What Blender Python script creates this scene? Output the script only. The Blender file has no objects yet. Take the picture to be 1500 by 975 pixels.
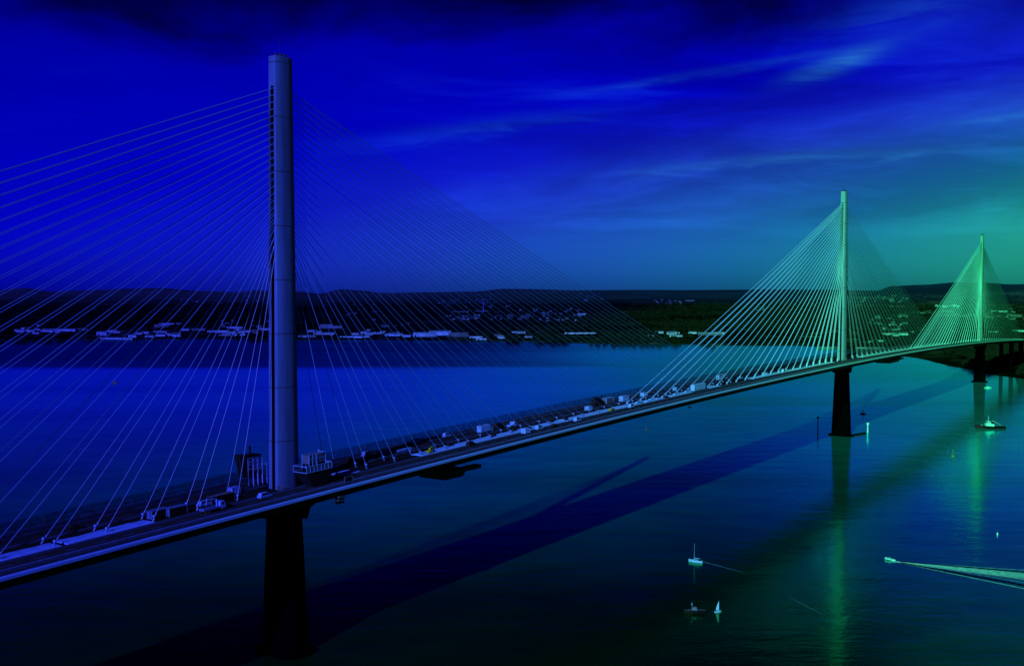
import bpy, math, random
from mathutils import Vector, Matrix, noise
random.seed(7)
S = bpy.context.scene
COL = S.collection
PI = math.pi

# ------------------------------------------------------------------ camera and frame of reference
FPX, PITCH, CAMZ = 1515.0, 0.03882, 123.3
cam_d = bpy.data.cameras.new('camera')
cam = bpy.data.objects.new('camera', cam_d); COL.objects.link(cam)
cam.location = (0, 0, CAMZ)
cam.rotation_euler = (PI/2 - PITCH, 0, 0)
cam_d.sensor_width = 36.0
cam_d.lens = FPX/1500*36.0
cam_d.clip_start = 1.0
cam_d.clip_end = 60000
S.camera = cam
S.view_settings.view_transform = 'Standard'
S.view_settings.look = 'None'
S.view_settings.exposure = 0
S.render.engine = 'CYCLES'

HEAD = 0.59302
UX, UY = math.sin(HEAD), math.cos(HEAD)      # along the bridge
VX, VY = math.cos(HEAD), -math.sin(HEAD)     # across, towards the near edge
OX, OY = -78.2, 352.5                        # foot of the first tower

def deck_z(t): return 65.4 - 2.02e-5*(t-650)**2
def B(t, v, z): return Vector((OX+UX*t+VX*v, OY+UY*t+VY*v, z))
def D(t, v, h=0.0): return B(t, v, deck_z(t)+h)
ROTB = math.atan2(UY, UX)                    # local +x along the bridge

def ray(px, py):
    a = (px-750)/FPX; b = (487.5-py)/FPX
    c, s = math.cos(PITCH), math.sin(PITCH)
    return Vector((a, c + b*s, b*c - s))
def at(px, py, z=0.0):
    d = ray(px, py); k = (z-CAMZ)/d.z
    return Vector((d.x*k, d.y*k, z))
def on_deck(px, py, h=0.0):
    z = 60.0
    for _ in range(12):
        p = at(px, py, z+h)
        t = (p.x-OX)*UX + (p.y-OY)*UY
        z = deck_z(t)
    v = (p.x-OX)*VX + (p.y-OY)*VY
    return t, v

# ------------------------------------------------------------------ mesh builder
class MB:
    def __init__(s): s.v = []; s.f = []; s.m = []; s.sm = []
    def add(s, vs, fs, m=0, smooth=False, M=None):
        n = len(s.v)
        for p in vs:
            p = Vector(p)
            s.v.append(M @ p if M is not None else p)
        for f in fs:
            s.f.append([i+n for i in f]); s.m.append(m); s.sm.append(smooth)
    def box(s, x0, x1, y0, y1, z0, z1, m=0, M=None, tx=0.0, ty=0.0):
        vs = [(x0,y0,z0),(x1,y0,z0),(x1,y1,z0),(x0,y1,z0),
              (x0+tx,y0+ty,z1),(x1-tx,y0+ty,z1),(x1-tx,y1-ty,z1),(x0+tx,y1-ty,z1)]
        s.add(vs, [(3,2,1,0),(4,5,6,7),(0,1,5,4),(1,2,6,5),(2,3,7,6),(3,0,4,7)], m, M=M)
    def tube(s, a, b, r0, r1=None, n=6, m=0, M=None, cap=True):
        a = Vector(a); b = Vector(b); r1 = r0 if r1 is None else r1
        d = (b-a).normalized()
        x = d.orthogonal().normalized(); y = d.cross(x)
        vs = []
        for p, r in ((a, r0), (b, r1)):
            for i in range(n):
                q = 2*PI*i/n
                vs.append(p + x*(r*math.cos(q)) + y*(r*math.sin(q)))
        fs = [(i, (i+1) % n, n+(i+1) % n, n+i) for i in range(n)]
        s.add(vs, fs, m, True, M)
        if cap: s.add(vs, [tuple(range(n-1, -1, -1)), tuple(range(n, 2*n))], m, False, M)
    def path(s, pts, r, n=6, m=0):
        for a, b in zip(pts[:-1], pts[1:]): s.tube(a, b, r, n=n, m=m, cap=False)
    def loft(s, rings, m=0, smooth=False, cap=True, M=None):
        n = len(rings[0]); vs = [p for r in rings for p in r]; fs = []
        for k in range(len(rings)-1):
            for i in range(n):
                j = (i+1) % n
                fs.append((k*n+i, k*n+j, (k+1)*n+j, (k+1)*n+i))
        s.add(vs, fs, m, smooth, M)
        if cap:
            s.add(rings[0], [tuple(range(n-1, -1, -1))], m, False, M)
            s.add(rings[-1], [tuple(range(n))], m, False, M)
    def prism(s, prof, y0, y1, m=0, M=None):      # profile in x,z swept along y
        s.loft([[(x, y0, z) for x, z in prof], [(x, y1, z) for x, z in prof]], m, M=M)
    def lathe(s, prof, n=12, m=0, M=None):        # profile r,z
        s.loft([[(r*math.cos(2*PI*i/n), r*math.sin(2*PI*i/n), z) for i in range(n)] for r, z in prof], m, True, M=M)
    def build(s, name, mats, parent=None, loc=None, rz=0.0, sharp=True):
        me = bpy.data.meshes.new(name)
        me.from_pydata([tuple(p) for p in s.v], [], s.f)
        if not isinstance(mats, (list, tuple)): mats = [mats]
        for mt in mats: me.materials.append(mt)
        me.polygons.foreach_set('material_index', s.m)
        me.polygons.foreach_set('use_smooth', s.sm)
        me.update()
        o = bpy.data.objects.new(name, me); COL.objects.link(o)
        if parent: o.parent = parent
        if loc is not None: o.location = loc
        o.rotation_euler.z = rz
        return o

def empty(name, loc=(0,0,0), rz=0.0):
    o = bpy.data.objects.new(name, None); COL.objects.link(o)
    o.location = loc; o.rotation_euler.z = rz; o.empty_display_size = 1
    return o
def tag(o, label, cat, group=None):
    o['label'] = label; o['category'] = cat
    if group: o['group'] = group
    return o
def struct(o): o['kind'] = 'structure'; return o

# ------------------------------------------------------------------ materials
class NT:
    def __init__(s, tree): s.t = tree; s.n = tree.nodes; s.l = tree.links
    def new(s, typ, **kw):
        n = s.n.new(typ)
        for k, v in kw.items(): setattr(n, k, v)
        return n
    def put(s, sock, val):
        if isinstance(val, bpy.types.NodeSocket): s.l.new(val, sock)
        elif val is not None: sock.default_value = val
    def math(s, op, a, b=None, c=None, clamp=False):
        n = s.new('ShaderNodeMath', operation=op, use_clamp=clamp)
        for i, x in enumerate((a, b, c)):
            if x is not None: s.put(n.inputs[i], x)
        return n.outputs[0]
    def mix(s, fac, a, b, blend='MIX'):
        n = s.new('ShaderNodeMix', data_type='RGBA', blend_type=blend)
        s.put(n.inputs[0], fac)
        s.put(n.inputs[6], a if isinstance(a, bpy.types.NodeSocket) else (*a[:3], 1))
        s.put(n.inputs[7], b if isinstance(b, bpy.types.NodeSocket) else (*b[:3], 1))
        return n.outputs[2]
    def ramp(s, fac, stops, interp='LINEAR'):
        n = s.new('ShaderNodeValToRGB'); n.color_ramp.interpolation = interp
        e = n.color_ramp.elements
        while len(e) < len(stops): e.new(0.5)
        for i, (p, c) in enumerate(stops):
            e[i].position = p; e[i].color = (*c, 1) if len(c) == 3 else c
        s.put(n.inputs[0], fac); return n.outputs[0]
    def mr(s, x, a, b, c=0.0, d=1.0, smooth=False):
        n = s.new('ShaderNodeMapRange', interpolation_type='SMOOTHSTEP' if smooth else 'LINEAR')
        s.put(n.inputs[0], x); n.inputs[1].default_value = a; n.inputs[2].default_value = b
        n.inputs[3].default_value = c; n.inputs[4].default_value = d
        return n.outputs[0]
    def noise(s, vec, scale, detail=3, rough=.5, dist=0.0):
        n = s.new('ShaderNodeTexNoise'); s.put(n.inputs['Vector'], vec)
        n.inputs['Scale'].default_value = scale; n.inputs['Detail'].default_value = detail
        n.inputs['Roughness'].default_value = rough; n.inputs['Distortion'].default_value = dist
        return n.outputs['Fac']
    def scale(s, vec, sc, rot=(0,0,0)):
        n = s.new('ShaderNodeMapping'); s.put(n.inputs[0], vec)
        n.inputs['Scale'].default_value = sc; n.inputs['Rotation'].default_value = rot
        return n.outputs[0]

# violet blue to sea green colour grade put into base colours: one world-space field
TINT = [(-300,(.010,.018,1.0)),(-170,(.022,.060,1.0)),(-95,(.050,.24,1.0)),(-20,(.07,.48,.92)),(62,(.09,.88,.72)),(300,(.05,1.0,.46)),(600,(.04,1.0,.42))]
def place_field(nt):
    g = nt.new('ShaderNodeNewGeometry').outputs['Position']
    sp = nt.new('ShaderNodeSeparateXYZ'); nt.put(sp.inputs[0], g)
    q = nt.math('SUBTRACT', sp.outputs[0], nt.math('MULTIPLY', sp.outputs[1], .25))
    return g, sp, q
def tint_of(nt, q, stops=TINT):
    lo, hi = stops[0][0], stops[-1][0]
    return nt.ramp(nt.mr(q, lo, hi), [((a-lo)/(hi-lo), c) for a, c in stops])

def mat(name, albedo=.4, rough=.6, var=.25, vscale=.3, metal=0.0, color=None, joints=None, spec=.3, streak=False, stops=TINT):
    m = bpy.data.materials.new(name); m.use_nodes = True
    nt = NT(m.node_tree); nt.n.clear()
    out = nt.new('ShaderNodeOutputMaterial'); p = nt.new('ShaderNodeBsdfPrincipled')
    nt.l.new(p.outputs[0], out.inputs[0])
    g, sp, q = place_field(nt)
    vec = nt.scale(g, (1, 1, .12)) if streak else g
    n1 = nt.noise(vec, vscale, 4, .6)
    n2 = nt.noise(vec, vscale*6, 2, .5)
    f = nt.math('ADD', nt.math('MULTIPLY', n1, .65), nt.math('MULTIPLY', n2, .35))
    k = nt.mr(f, .32, .68, albedo*(1-var), albedo*(1+var))
    if joints:
        z = sp.outputs[2]
        for step, w, d in joints:
            fr = nt.math('FRACT', nt.math('DIVIDE', z, step))
            line = nt.math('LESS_THAN', fr, w/step)
            k = nt.math('MULTIPLY', k, nt.math('SUBTRACT', 1.0, nt.math('MULTIPLY', line, d)))
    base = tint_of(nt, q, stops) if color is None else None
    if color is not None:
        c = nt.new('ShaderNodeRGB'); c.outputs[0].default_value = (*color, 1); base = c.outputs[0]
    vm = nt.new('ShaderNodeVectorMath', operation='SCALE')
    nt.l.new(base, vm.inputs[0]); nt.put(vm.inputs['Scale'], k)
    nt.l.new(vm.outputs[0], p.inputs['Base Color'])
    p.inputs['Roughness'].default_value = rough; p.inputs['Metallic'].default_value = metal
    p.inputs['Specular IOR Level'].default_value = spec
    return m

M = {}
FARB = [(-1900,(.02,.04,.9)),(-900,(.04,.12,.95)),(-500,(.10,.34,.85)),(-150,(.10,.7,.72)),(200,(.08,.95,.55)),(600,(.06,1.0,.45))]
FARL = [(-1900,(.02,.03,.5)),(-900,(.02,.05,.38)),(-680,(.05,.20,.28)),(-480,(.07,.42,.20)),(-200,(.08,.6,.22)),(100,(.12,.8,.24)),(600,(.1,.85,.28))]
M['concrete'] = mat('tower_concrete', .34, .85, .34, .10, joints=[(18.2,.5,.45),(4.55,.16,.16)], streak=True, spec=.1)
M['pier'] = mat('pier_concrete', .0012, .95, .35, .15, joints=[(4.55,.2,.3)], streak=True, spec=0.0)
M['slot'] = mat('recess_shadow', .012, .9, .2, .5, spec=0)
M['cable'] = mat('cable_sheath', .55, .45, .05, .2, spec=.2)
M['cable_lit'] = mat('sunlit_cable_sheath', .85, .45, .05, .2, spec=.2)  # paler copy of the sheath: sunlight on the left fans put into the colour
M['steel'] = mat('girder_steel', .018, .7, .3, .3, spec=.05)
M['asphalt'] = mat('asphalt', .032, .9, .35, .25, spec=.05)
M['bare'] = mat('bare_deck', .012, .8, .5, .3, spec=.05)
M['white'] = mat('white_paint', .72, .5, .10, .5)
M['strip'] = mat('white_sheeting', .85, .8, .22, .35, spec=.1)
M['edge'] = mat('edge_beam', .85, .7, .12, .25, spec=.1)
M['line'] = mat('rail_metal', .22, .5, .3, .5)
M['pale'] = mat('pale_kerb', .34, .7, .35, .5, spec=.1)
M['dark'] = mat('dark_metal', .015, .6, .3, .5, spec=.1)
M['rubber'] = mat('rubber', .008, .9, .1, 1)
M['glass'] = mat('dark_glass', .01, .15, .1, 1)
M['yellow'] = mat('yellow_paint', 1.0, .5, .2, .8, color=(.06,.11,.002))
M['green'] = mat('green_paint', 1.0, .5, .2, .8, color=(.01,.17,.03))
M['grey'] = mat('grey_metal', .10, .6, .3, .5)
M['violet'] = mat('dull_cladding', .16, .7, .3, .5)
M['hullblack'] = mat('black_hull', .006, .5, .2, .5, spec=.1)
M['shed'] = mat('shed_cladding', .55, .7, .45, .012, spec=.1, stops=FARB)
M['shedb'] = mat('weathered_cladding', .14, .8, .5, .012, spec=.1, stops=FARB)
M['roofdark'] = mat('slate_roof', .05, .8, .3, .05, spec=.05, stops=FARB)
M['wallpale'] = mat('render_wall', .32, .8, .6, .012, spec=.05, stops=FARB)
M['wallgrey'] = mat('stone_wall', .17, .8, .5, .012, spec=.05, stops=FARB)
M['wood'] = mat('tree_foliage', .016, .95, .7, .02, spec=0, stops=FARL)

def glass_panel():
    m = bpy.data.materials.new('wind_screen_panel'); m.use_nodes = True
    nt = NT(m.node_tree); nt.n.clear()
    out = nt.new('ShaderNodeOutputMaterial'); mx = nt.new('ShaderNodeMixShader')
    tr = nt.new('ShaderNodeBsdfTransparent'); df = nt.new('ShaderNodeBsdfDiffuse')
    g, sp, q = place_field(nt)
    vm = nt.new('ShaderNodeVectorMath', operation='SCALE'); nt.l.new(tint_of(nt, q), vm.inputs[0]); vm.inputs['Scale'].default_value = .03
    nt.l.new(vm.outputs[0], df.inputs[0])
    nt.put(mx.inputs[0], nt.mr(nt.noise(g, .6, 3), .35, .65, .3, .6))
    nt.l.new(tr.outputs[0], mx.inputs[1]); nt.l.new(df.outputs[0], mx.inputs[2]); nt.l.new(mx.outputs[0], out.inputs[0])
    return m
M['screen'] = glass_panel()

def foam_mat():
    m = bpy.data.materials.new('foam'); m.use_nodes = True
    nt = NT(m.node_tree); nt.n.clear()
    out = nt.new('ShaderNodeOutputMaterial'); mx = nt.new('ShaderNodeMixShader')
    tr = nt.new('ShaderNodeBsdfTransparent'); df = nt.new('ShaderNodeBsdfDiffuse')
    g, sp, q = place_field(nt)
    vm = nt.new('ShaderNodeVectorMath', operation='SCALE'); nt.l.new(tint_of(nt, q), vm.inputs[0]); vm.inputs['Scale'].default_value = .75
    nt.l.new(vm.outputs[0], df.inputs[0])
    uv = nt.new('ShaderNodeAttribute', attribute_name='foam')     # strength stored on the vertices
    n1 = nt.noise(nt.scale(g, (.35, 1.3, 1), (0, 0, .25)), .9, 6, .72)
    f = nt.math('MULTIPLY', uv.outputs['Fac'], nt.mr(n1, .36, .58, .0, 1.3), clamp=True)
    nt.put(mx.inputs[0], f)
    nt.l.new(tr.outputs[0], mx.inputs[1]); nt.l.new(df.outputs[0], mx.inputs[2]); nt.l.new(mx.outputs[0], out.inputs[0])
    return m
M['foam'] = foam_mat()

def water_mat():
    m = bpy.data.materials.new('water'); m.use_nodes = True
    nt = NT(m.node_tree); nt.n.clear()
    out = nt.new('ShaderNodeOutputMaterial'); mx = nt.new('ShaderNodeMixShader')
    df = nt.new('ShaderNodeBsdfDiffuse'); gl = nt.new('ShaderNodeBsdfGlossy')
    g, sp, q = place_field(nt)
    # ripples, longer across the wind
    a = nt.noise(nt.scale(g, (.45, 1, 1), (0, 0, .12)), .35, 4, .6)
    b = nt.noise(nt.scale(g, (.5, 1, 1), (0, 0, -.2)), .06, 4, .55)
    c = nt.noise(nt.scale(g, (.25, 1, 1), (0, 0, .05)), .0035, 5, .55, .6)
    hgt = nt.math('ADD', nt.math('MULTIPLY', a, .9), nt.math('MULTIPLY', b, 2.6))
    bp = nt.new('ShaderNodeBump'); nt.put(bp.inputs['Height'], hgt)
    nt.put(bp.inputs['Strength'], nt.mr(sp.outputs[1], 300, 1800, .20, .06)); bp.inputs['Distance'].default_value = .45
    nt.l.new(bp.outputs[0], gl.inputs['Normal'])
    fr = nt.new('ShaderNodeFresnel'); fr.inputs[0].default_value = 1.95
    bp2 = nt.new('ShaderNodeBump'); nt.put(bp2.inputs['Height'], hgt)
    bp2.inputs['Strength'].default_value = .25; bp2.inputs['Distance'].default_value = .4
    nt.l.new(bp2.outputs[0], fr.inputs['Normal'])
    # slicks, and far ruffled water whose dimmer reflection is put into the colour
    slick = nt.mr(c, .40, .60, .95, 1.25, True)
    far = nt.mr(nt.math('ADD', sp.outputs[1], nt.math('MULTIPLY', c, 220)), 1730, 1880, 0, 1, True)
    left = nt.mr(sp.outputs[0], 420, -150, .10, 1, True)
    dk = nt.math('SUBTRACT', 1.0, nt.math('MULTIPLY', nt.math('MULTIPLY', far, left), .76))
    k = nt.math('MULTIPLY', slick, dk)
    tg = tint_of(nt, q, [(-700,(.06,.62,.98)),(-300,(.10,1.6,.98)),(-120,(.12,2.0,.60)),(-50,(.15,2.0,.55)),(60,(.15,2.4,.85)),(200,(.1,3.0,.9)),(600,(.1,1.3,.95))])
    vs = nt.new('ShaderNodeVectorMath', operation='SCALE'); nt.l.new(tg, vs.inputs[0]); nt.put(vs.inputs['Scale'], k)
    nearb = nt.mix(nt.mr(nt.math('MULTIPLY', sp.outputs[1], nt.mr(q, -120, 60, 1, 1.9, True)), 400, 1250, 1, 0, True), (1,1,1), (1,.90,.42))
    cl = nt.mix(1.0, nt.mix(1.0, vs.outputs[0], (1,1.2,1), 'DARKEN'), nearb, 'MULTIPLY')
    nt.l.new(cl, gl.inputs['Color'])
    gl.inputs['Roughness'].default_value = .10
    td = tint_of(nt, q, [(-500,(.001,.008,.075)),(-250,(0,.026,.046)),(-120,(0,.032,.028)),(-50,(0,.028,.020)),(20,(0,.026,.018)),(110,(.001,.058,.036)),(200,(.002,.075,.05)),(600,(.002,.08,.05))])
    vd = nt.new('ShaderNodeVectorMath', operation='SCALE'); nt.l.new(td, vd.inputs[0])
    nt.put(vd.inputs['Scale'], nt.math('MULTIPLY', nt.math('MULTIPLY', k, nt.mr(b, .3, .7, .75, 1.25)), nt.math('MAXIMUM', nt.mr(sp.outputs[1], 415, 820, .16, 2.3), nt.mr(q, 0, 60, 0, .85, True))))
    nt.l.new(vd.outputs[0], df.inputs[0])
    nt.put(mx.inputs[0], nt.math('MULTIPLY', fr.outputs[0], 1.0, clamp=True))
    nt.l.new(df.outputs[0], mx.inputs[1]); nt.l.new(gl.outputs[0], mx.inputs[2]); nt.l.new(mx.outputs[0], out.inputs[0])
    return m
M['water'] = water_mat()

def land_mat():
    m = bpy.data.materials.new('farmland'); m.use_nodes = True
    nt = NT(m.node_tree); nt.n.clear()
    out = nt.new('ShaderNodeOutputMaterial'); p = nt.new('ShaderNodeBsdfDiffuse')
    nt.l.new(p.outputs[0], out.inputs[0])
    g, sp, q = place_field(nt)
    v = nt.new('ShaderNodeTexVoronoi'); v.inputs['Scale'].default_value = .0046
    nt.put(v.inputs['Vector'], nt.scale(g, (.8, .5, 0), (0, 0, .15)))
    v2 = nt.new('ShaderNodeTexVoronoi'); v2.inputs['Scale'].default_value = .035; nt.put(v2.inputs['Vector'], nt.scale(g, (1, .6, 0)))
    c2v = nt.new('ShaderNodeSeparateColor'); nt.l.new(v2.outputs['Color'], c2v.inputs[0])
    cellv = nt.new('ShaderNodeSeparateColor'); nt.l.new(v.outputs['Color'], cellv.inputs[0])
    n1 = nt.noise(g, .0012, 5, .6); n2 = nt.noise(g, .012, 4, .6)
    fld = nt.math('MULTIPLY', nt.mr(cellv.outputs[0], .62, .98, 0, 1), nt.mr(n1, .44, .58, .10, 1, True))
    k = nt.math('ADD', nt.math('ADD', .006, nt.math('MULTIPLY', fld, .06)), nt.mr(n2, .45, .75, 0, .012))
    k = nt.math('ADD', k, nt.math('MULTIPLY', nt.mr(c2v.outputs[0], .88, .93, 0, .13), nt.mr(n1, .46, .60, .05, 1)))
    shore = nt.mr(sp.outputs[2], .5, 5.0, .040, 0)
    k = nt.math('ADD', k, nt.math('MULTIPLY', nt.math('MAXIMUM', shore, 0.0), nt.mr(n2, .4, .6, .1, 1)))
    col = tint_of(nt, q, FARL)
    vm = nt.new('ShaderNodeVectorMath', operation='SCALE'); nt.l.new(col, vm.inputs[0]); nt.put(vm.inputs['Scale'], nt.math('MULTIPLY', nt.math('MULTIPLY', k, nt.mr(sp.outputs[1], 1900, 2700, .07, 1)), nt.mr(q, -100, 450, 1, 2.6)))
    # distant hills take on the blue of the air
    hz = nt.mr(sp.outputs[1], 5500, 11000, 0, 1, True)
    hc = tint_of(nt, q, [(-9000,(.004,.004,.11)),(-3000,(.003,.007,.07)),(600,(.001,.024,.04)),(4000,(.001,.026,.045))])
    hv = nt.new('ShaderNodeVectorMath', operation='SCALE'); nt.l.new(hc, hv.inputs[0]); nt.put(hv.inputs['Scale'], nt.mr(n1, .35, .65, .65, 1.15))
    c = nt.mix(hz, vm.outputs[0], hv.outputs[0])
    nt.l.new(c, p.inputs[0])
    return m
M['land'] = land_mat()

# ------------------------------------------------------------------ sky and sun
EL = math.radians(24); su, sv = -.982, .187
sunh = Vector((su*UX+sv*VX, su*UY+sv*VY)).normalized()
sund = Vector((sunh.x*math.cos(EL), sunh.y*math.cos(EL), math.sin(EL)))
sl = bpy.data.lights.new('sun', 'SUN'); sl.energy = 5.0; sl.angle = math.radians(.53); sl.color = (1, .97, .93)
so = bpy.data.objects.new('sun', sl); COL.objects.link(so)
so.rotation_euler = sund.to_track_quat('Z', 'Y').to_euler(); so.location = (0, 0, 400)
W = bpy.data.worlds.new('World'); S.world = W; W.use_nodes = True
nt = NT(W.node_tree); nt.n.clear()
wo = nt.new('ShaderNodeOutputWorld'); bg = nt.new('ShaderNodeBackground'); nt.l.new(bg.outputs[0], wo.inputs[0])
sky = nt.new('ShaderNodeTexSky', sky_type='NISHITA'); sky.sun_disc = False
sky.sun_elevation = EL; sky.sun_rotation = math.atan2(sund.x, sund.y)
bw = nt.new('ShaderNodeRGBToBW'); nt.l.new(sky.outputs[0], bw.inputs[0])
tc = nt.new('ShaderNodeTexCoord'); sx = nt.new('ShaderNodeSeparateXYZ'); nt.l.new(tc.outputs['Generated'], sx.inputs[0])
az = nt.math('MULTIPLY', nt.math('ARCTAN2', sx.outputs[0], sx.outputs[1]), 180/PI)
el = nt.math('MULTIPLY', nt.math('ARCSINE', sx.outputs[2]), 180/PI)
ela = nt.math('ABSOLUTE', el)
q = nt.math('SUBTRACT', az, nt.math('MINIMUM', nt.math('MULTIPLY', nt.math('POWER', ela, 2.0), .35), 45.0))
st = [(-60,(0,0,.58)),(-30,(.0006,.001,.60)),(-17,(.004,.010,.56)),(-6,(.009,.040,.50)),(5,(.010,.095,.42)),(12,(.008,.14,.33)),(18,(.009,.21,.27)),(24,(.012,.28,.225)),(32,(.014,.32,.20))]
base = nt.ramp(nt.mr(q, -60, 32), [((a+60)/92, c) for a, c in st])
vec = nt.new('ShaderNodeCombineXYZ'); nt.put(vec.inputs[0], az); nt.put(vec.inputs[1], el)
V = vec.outputs[0]
c1 = nt.noise(nt.scale(V, (.045, .26, 1), (0, 0, -.10)), 1.0, 6, .58, .5)       # long cirrus streaks
c2 = nt.noise(nt.scale(V, (.10, .22, 1), (0, 0, -.12)), .8, 5, .55, .3)
c3 = nt.noise(nt.scale(V, (.16, .9, 1), (0, 0, -.16)), 1.0, 5, .6, 1.2)
midb = nt.math('MULTIPLY', nt.mr(ela, 1.5, 5, 0, 1, True), nt.mr(ela, 10, 15, 1, .25, True))
rightb = nt.mr(az, -14, 6, .15, 1, True)
streak = nt.math('MULTIPLY', nt.math('MULTIPLY', nt.mr(c1, .42, .72, -.30, .55), midb), rightb)
fine = nt.math('MULTIPLY', nt.math('MULTIPLY', nt.mr(c3, .50, .72, 0, .5), midb), rightb)
# dark cloud bank, then added dimming of the unseen sky
dkn = nt.math('ADD', ela, nt.math('MULTIPLY', nt.math('SUBTRACT', c2, .5), 14.0))
dkn = nt.math('SUBTRACT', dkn, nt.mr(az, 6, 24, 0, 1.3, True))
dark = nt.mr(dkn, 11.5, 16.8, 1.0, .10, True)
dark = nt.math('MAXIMUM', dark, nt.mr(ela, 28, 70, .04, .22, True))  # unseen sky overhead kept dim so the near water reflects dark
dark = nt.math('MULTIPLY', dark, nt.math('MULTIPLY', nt.mr(ela, 0, 7, .90, 1), nt.mr(nt.math('ABSOLUTE', az), 34, 72, 1, .12, True)))  # unseen sky at the sides and behind dimmed to darken the tower faces
def wisp(a0, e0, la, le, rot, amp, wob=1.0):
    x = nt.math('SUBTRACT', az, a0); y = nt.math('SUBTRACT', el, e0)
    y = nt.math('ADD', y, nt.math('MULTIPLY', nt.math('SUBTRACT', c3, .5), wob))
    xr = nt.math('ADD', nt.math('MULTIPLY', x, math.cos(rot)), nt.math('MULTIPLY', y, math.sin(rot)))
    yr = nt.math('SUBTRACT', nt.math('MULTIPLY', y, math.cos(rot)), nt.math('MULTIPLY', x, math.sin(rot)))
    d = nt.math('ADD', nt.math('POWER', nt.math('ABSOLUTE', nt.math('DIVIDE', xr, la)), 2.0), nt.math('POWER', nt.math('ABSOLUTE', nt.math('DIVIDE', yr, le)), 2.0))
    return nt.math('MULTIPLY', nt.math('EXPONENT', nt.math('MULTIPLY', d, -1.0)), nt.mr(c3, .35, .6, amp*.4, amp*1.2))
wsum = None
for a in [(17.3, 11.8, 2.2, .45, .28, .75, .5), (11, 11.7, 6.5, .22, .12, .22, .3), (14.5, 7.1, 4.0, .30, .05, .38, .8), (20.5, 7.1, 3.4, .28, .03, .35, .8), (25, 8.6, 2.4, .16, .08, .3, .5), (8, 6.6, 3.0, .4, .1, .22, .8), (20, 14.2, 4, .8, .1, .2, 1.5), (-1, 9.0, 6, .5, .12, .15, 1.2)]:
    w = wisp(*a); wsum = w if wsum is None else nt.math('ADD', wsum, w)
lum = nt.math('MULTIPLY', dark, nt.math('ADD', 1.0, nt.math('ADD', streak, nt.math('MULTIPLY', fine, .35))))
# clouds are whiter (more green at the same blue)
tintc = nt.mix(nt.math('ADD', nt.math('MULTIPLY', wsum, .62), nt.math('MULTIPLY', nt.math('MAXIMUM', streak, 0.0), .14), clamp=True), base, (.03,.26,.62))
vm = nt.new('ShaderNodeVectorMath', operation='SCALE'); nt.l.new(tintc, vm.inputs[0])
SKYK = 1.42
bwn = nt.math('MULTIPLY', bw.outputs[0], 1.0)
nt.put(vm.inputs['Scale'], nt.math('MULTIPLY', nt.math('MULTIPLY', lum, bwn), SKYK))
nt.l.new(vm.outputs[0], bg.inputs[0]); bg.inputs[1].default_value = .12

# ------------------------------------------------------------------ terrain
def lerp_tab(tab, x):
    if x <= tab[0][0]: return tab[0][1]
    for (a, p), (b, q_) in zip(tab[:-1], tab[1:]):
        if x <= b:
            k = (x-a)/(b-a); k = k*k*(3-2*k)
            return p + (q_-p)*k
    return tab[-1][1]
RIDGE = [(-900,424),(0,425),(40,423),(75,427),(140,425),(180,423.5),(235,422.5),(300,426.5),(350,428),(378,425),(400,427),(440,427),(470,430),(500,424),(530,425.5),(560,429),(640,428),(690,427),(740,423),(780,423.5),(850,425),(1000,424.5),(1200,424.5),(1285,426),(1305,420),(1350,418.5),(1400,416),(1440,416.5),(1480,418.5),(1560,417),(2400,420)]
XS = [(-2000,2500),(600,1500),(1000,960),(1300,770),(1500,728),(1700,742),(2022,758),(2200,735),(2350,690),(2500,600)]
def shoreY(x): return lerp_tab([(-4000,2560),(-1500,2640),(-700,2760),(-400,2700),(0,2620),(300,2470),(600,2400),(900,2380)], x)
def land_s(x, y):
    s1 = y - shoreY(x) + 25*noise.noise(Vector((x*.004, y*.004, 3)))
    s2 = (x - lerp_tab(XS, y))*.8 + 14*noise.noise(Vector((x*.01, y*.01, 5))) if y < 2420 else -1e5
    return max(s1, min(s2, 260 + max(0, s1)*.3))
def height(x, y):
    s = land_s(x, y)
    if s < 0: return max(-6.0, s*.1)
    d = math.hypot(x, y)
    z = min(3.5, s*.06) + 16*(1-math.exp(-max(0, s-250)/1300.)) + .0075*max(0, s-400)
    z = min(z, 98)
    nz = noise.noise(Vector((x*.0009, y*.0009, 0)))*14 + noise.noise(Vector((x*.004, y*.004, 1)))*5
    z += nz*min(1, max(0, s-60)/500.)
    if d > 8500:
        px = 750 + FPX*x/max(y, 1)
        ry = lerp_tab(RIDGE, px)
        zr = CAMZ + (428.6-ry)/FPX*12500*math.sqrt(1+(x/max(y, 1))**2)
        k = min(1, (d-8500)/4000.); k = k*k*(3-2*k)
        z = z*(1-k) + (zr + noise.noise(Vector((x*.0012, y*.0012, 9)))*5)*k
        if d > 13800: z -= (d-13800)*.05
    return z
def on_land(px, py):
    d = ray(px, py); k = 1200.0
    while k < 13000:
        p = Vector((d.x*k, d.y*k, CAMZ+d.z*k))
        if p.z < height(p.x, p.y) and land_s(p.x, p.y) > 0: return p
        k += max(6, k*.004)
    return None

mb = MB(); NA, ND = 300, 230
amin, amax = math.radians(-42), math.radians(42)
ds = [800*(18000/800)**(j/(ND-1)) for j in range(ND)]
for j in range(ND):
    for i in range(NA):
        a = amin + (amax-amin)*i/(NA-1)
        x, y = ds[j]*math.sin(a), ds[j]*math.cos(a)
        mb.v.append(Vector((x, y, height(x, y))))
for j in range(ND-1):
    for i in range(NA-1):
        ids = (j*NA+i, j*NA+i+1, (j+1)*NA+i+1, (j+1)*NA+i)
        if max(mb.v[k].z for k in ids) > -5.5:
            mb.f.append(ids); mb.m.append(0); mb.sm.append(True)
struct(mb.build('hills_ground', M['land']))

mb = MB()
R = 40000
mb.add([(-R,-2000,0),(R,-2000,0),(R,R,0),(-R,R,0)], [(0,1,2,3)])
struct(mb.build('water', M['water']))

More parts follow.
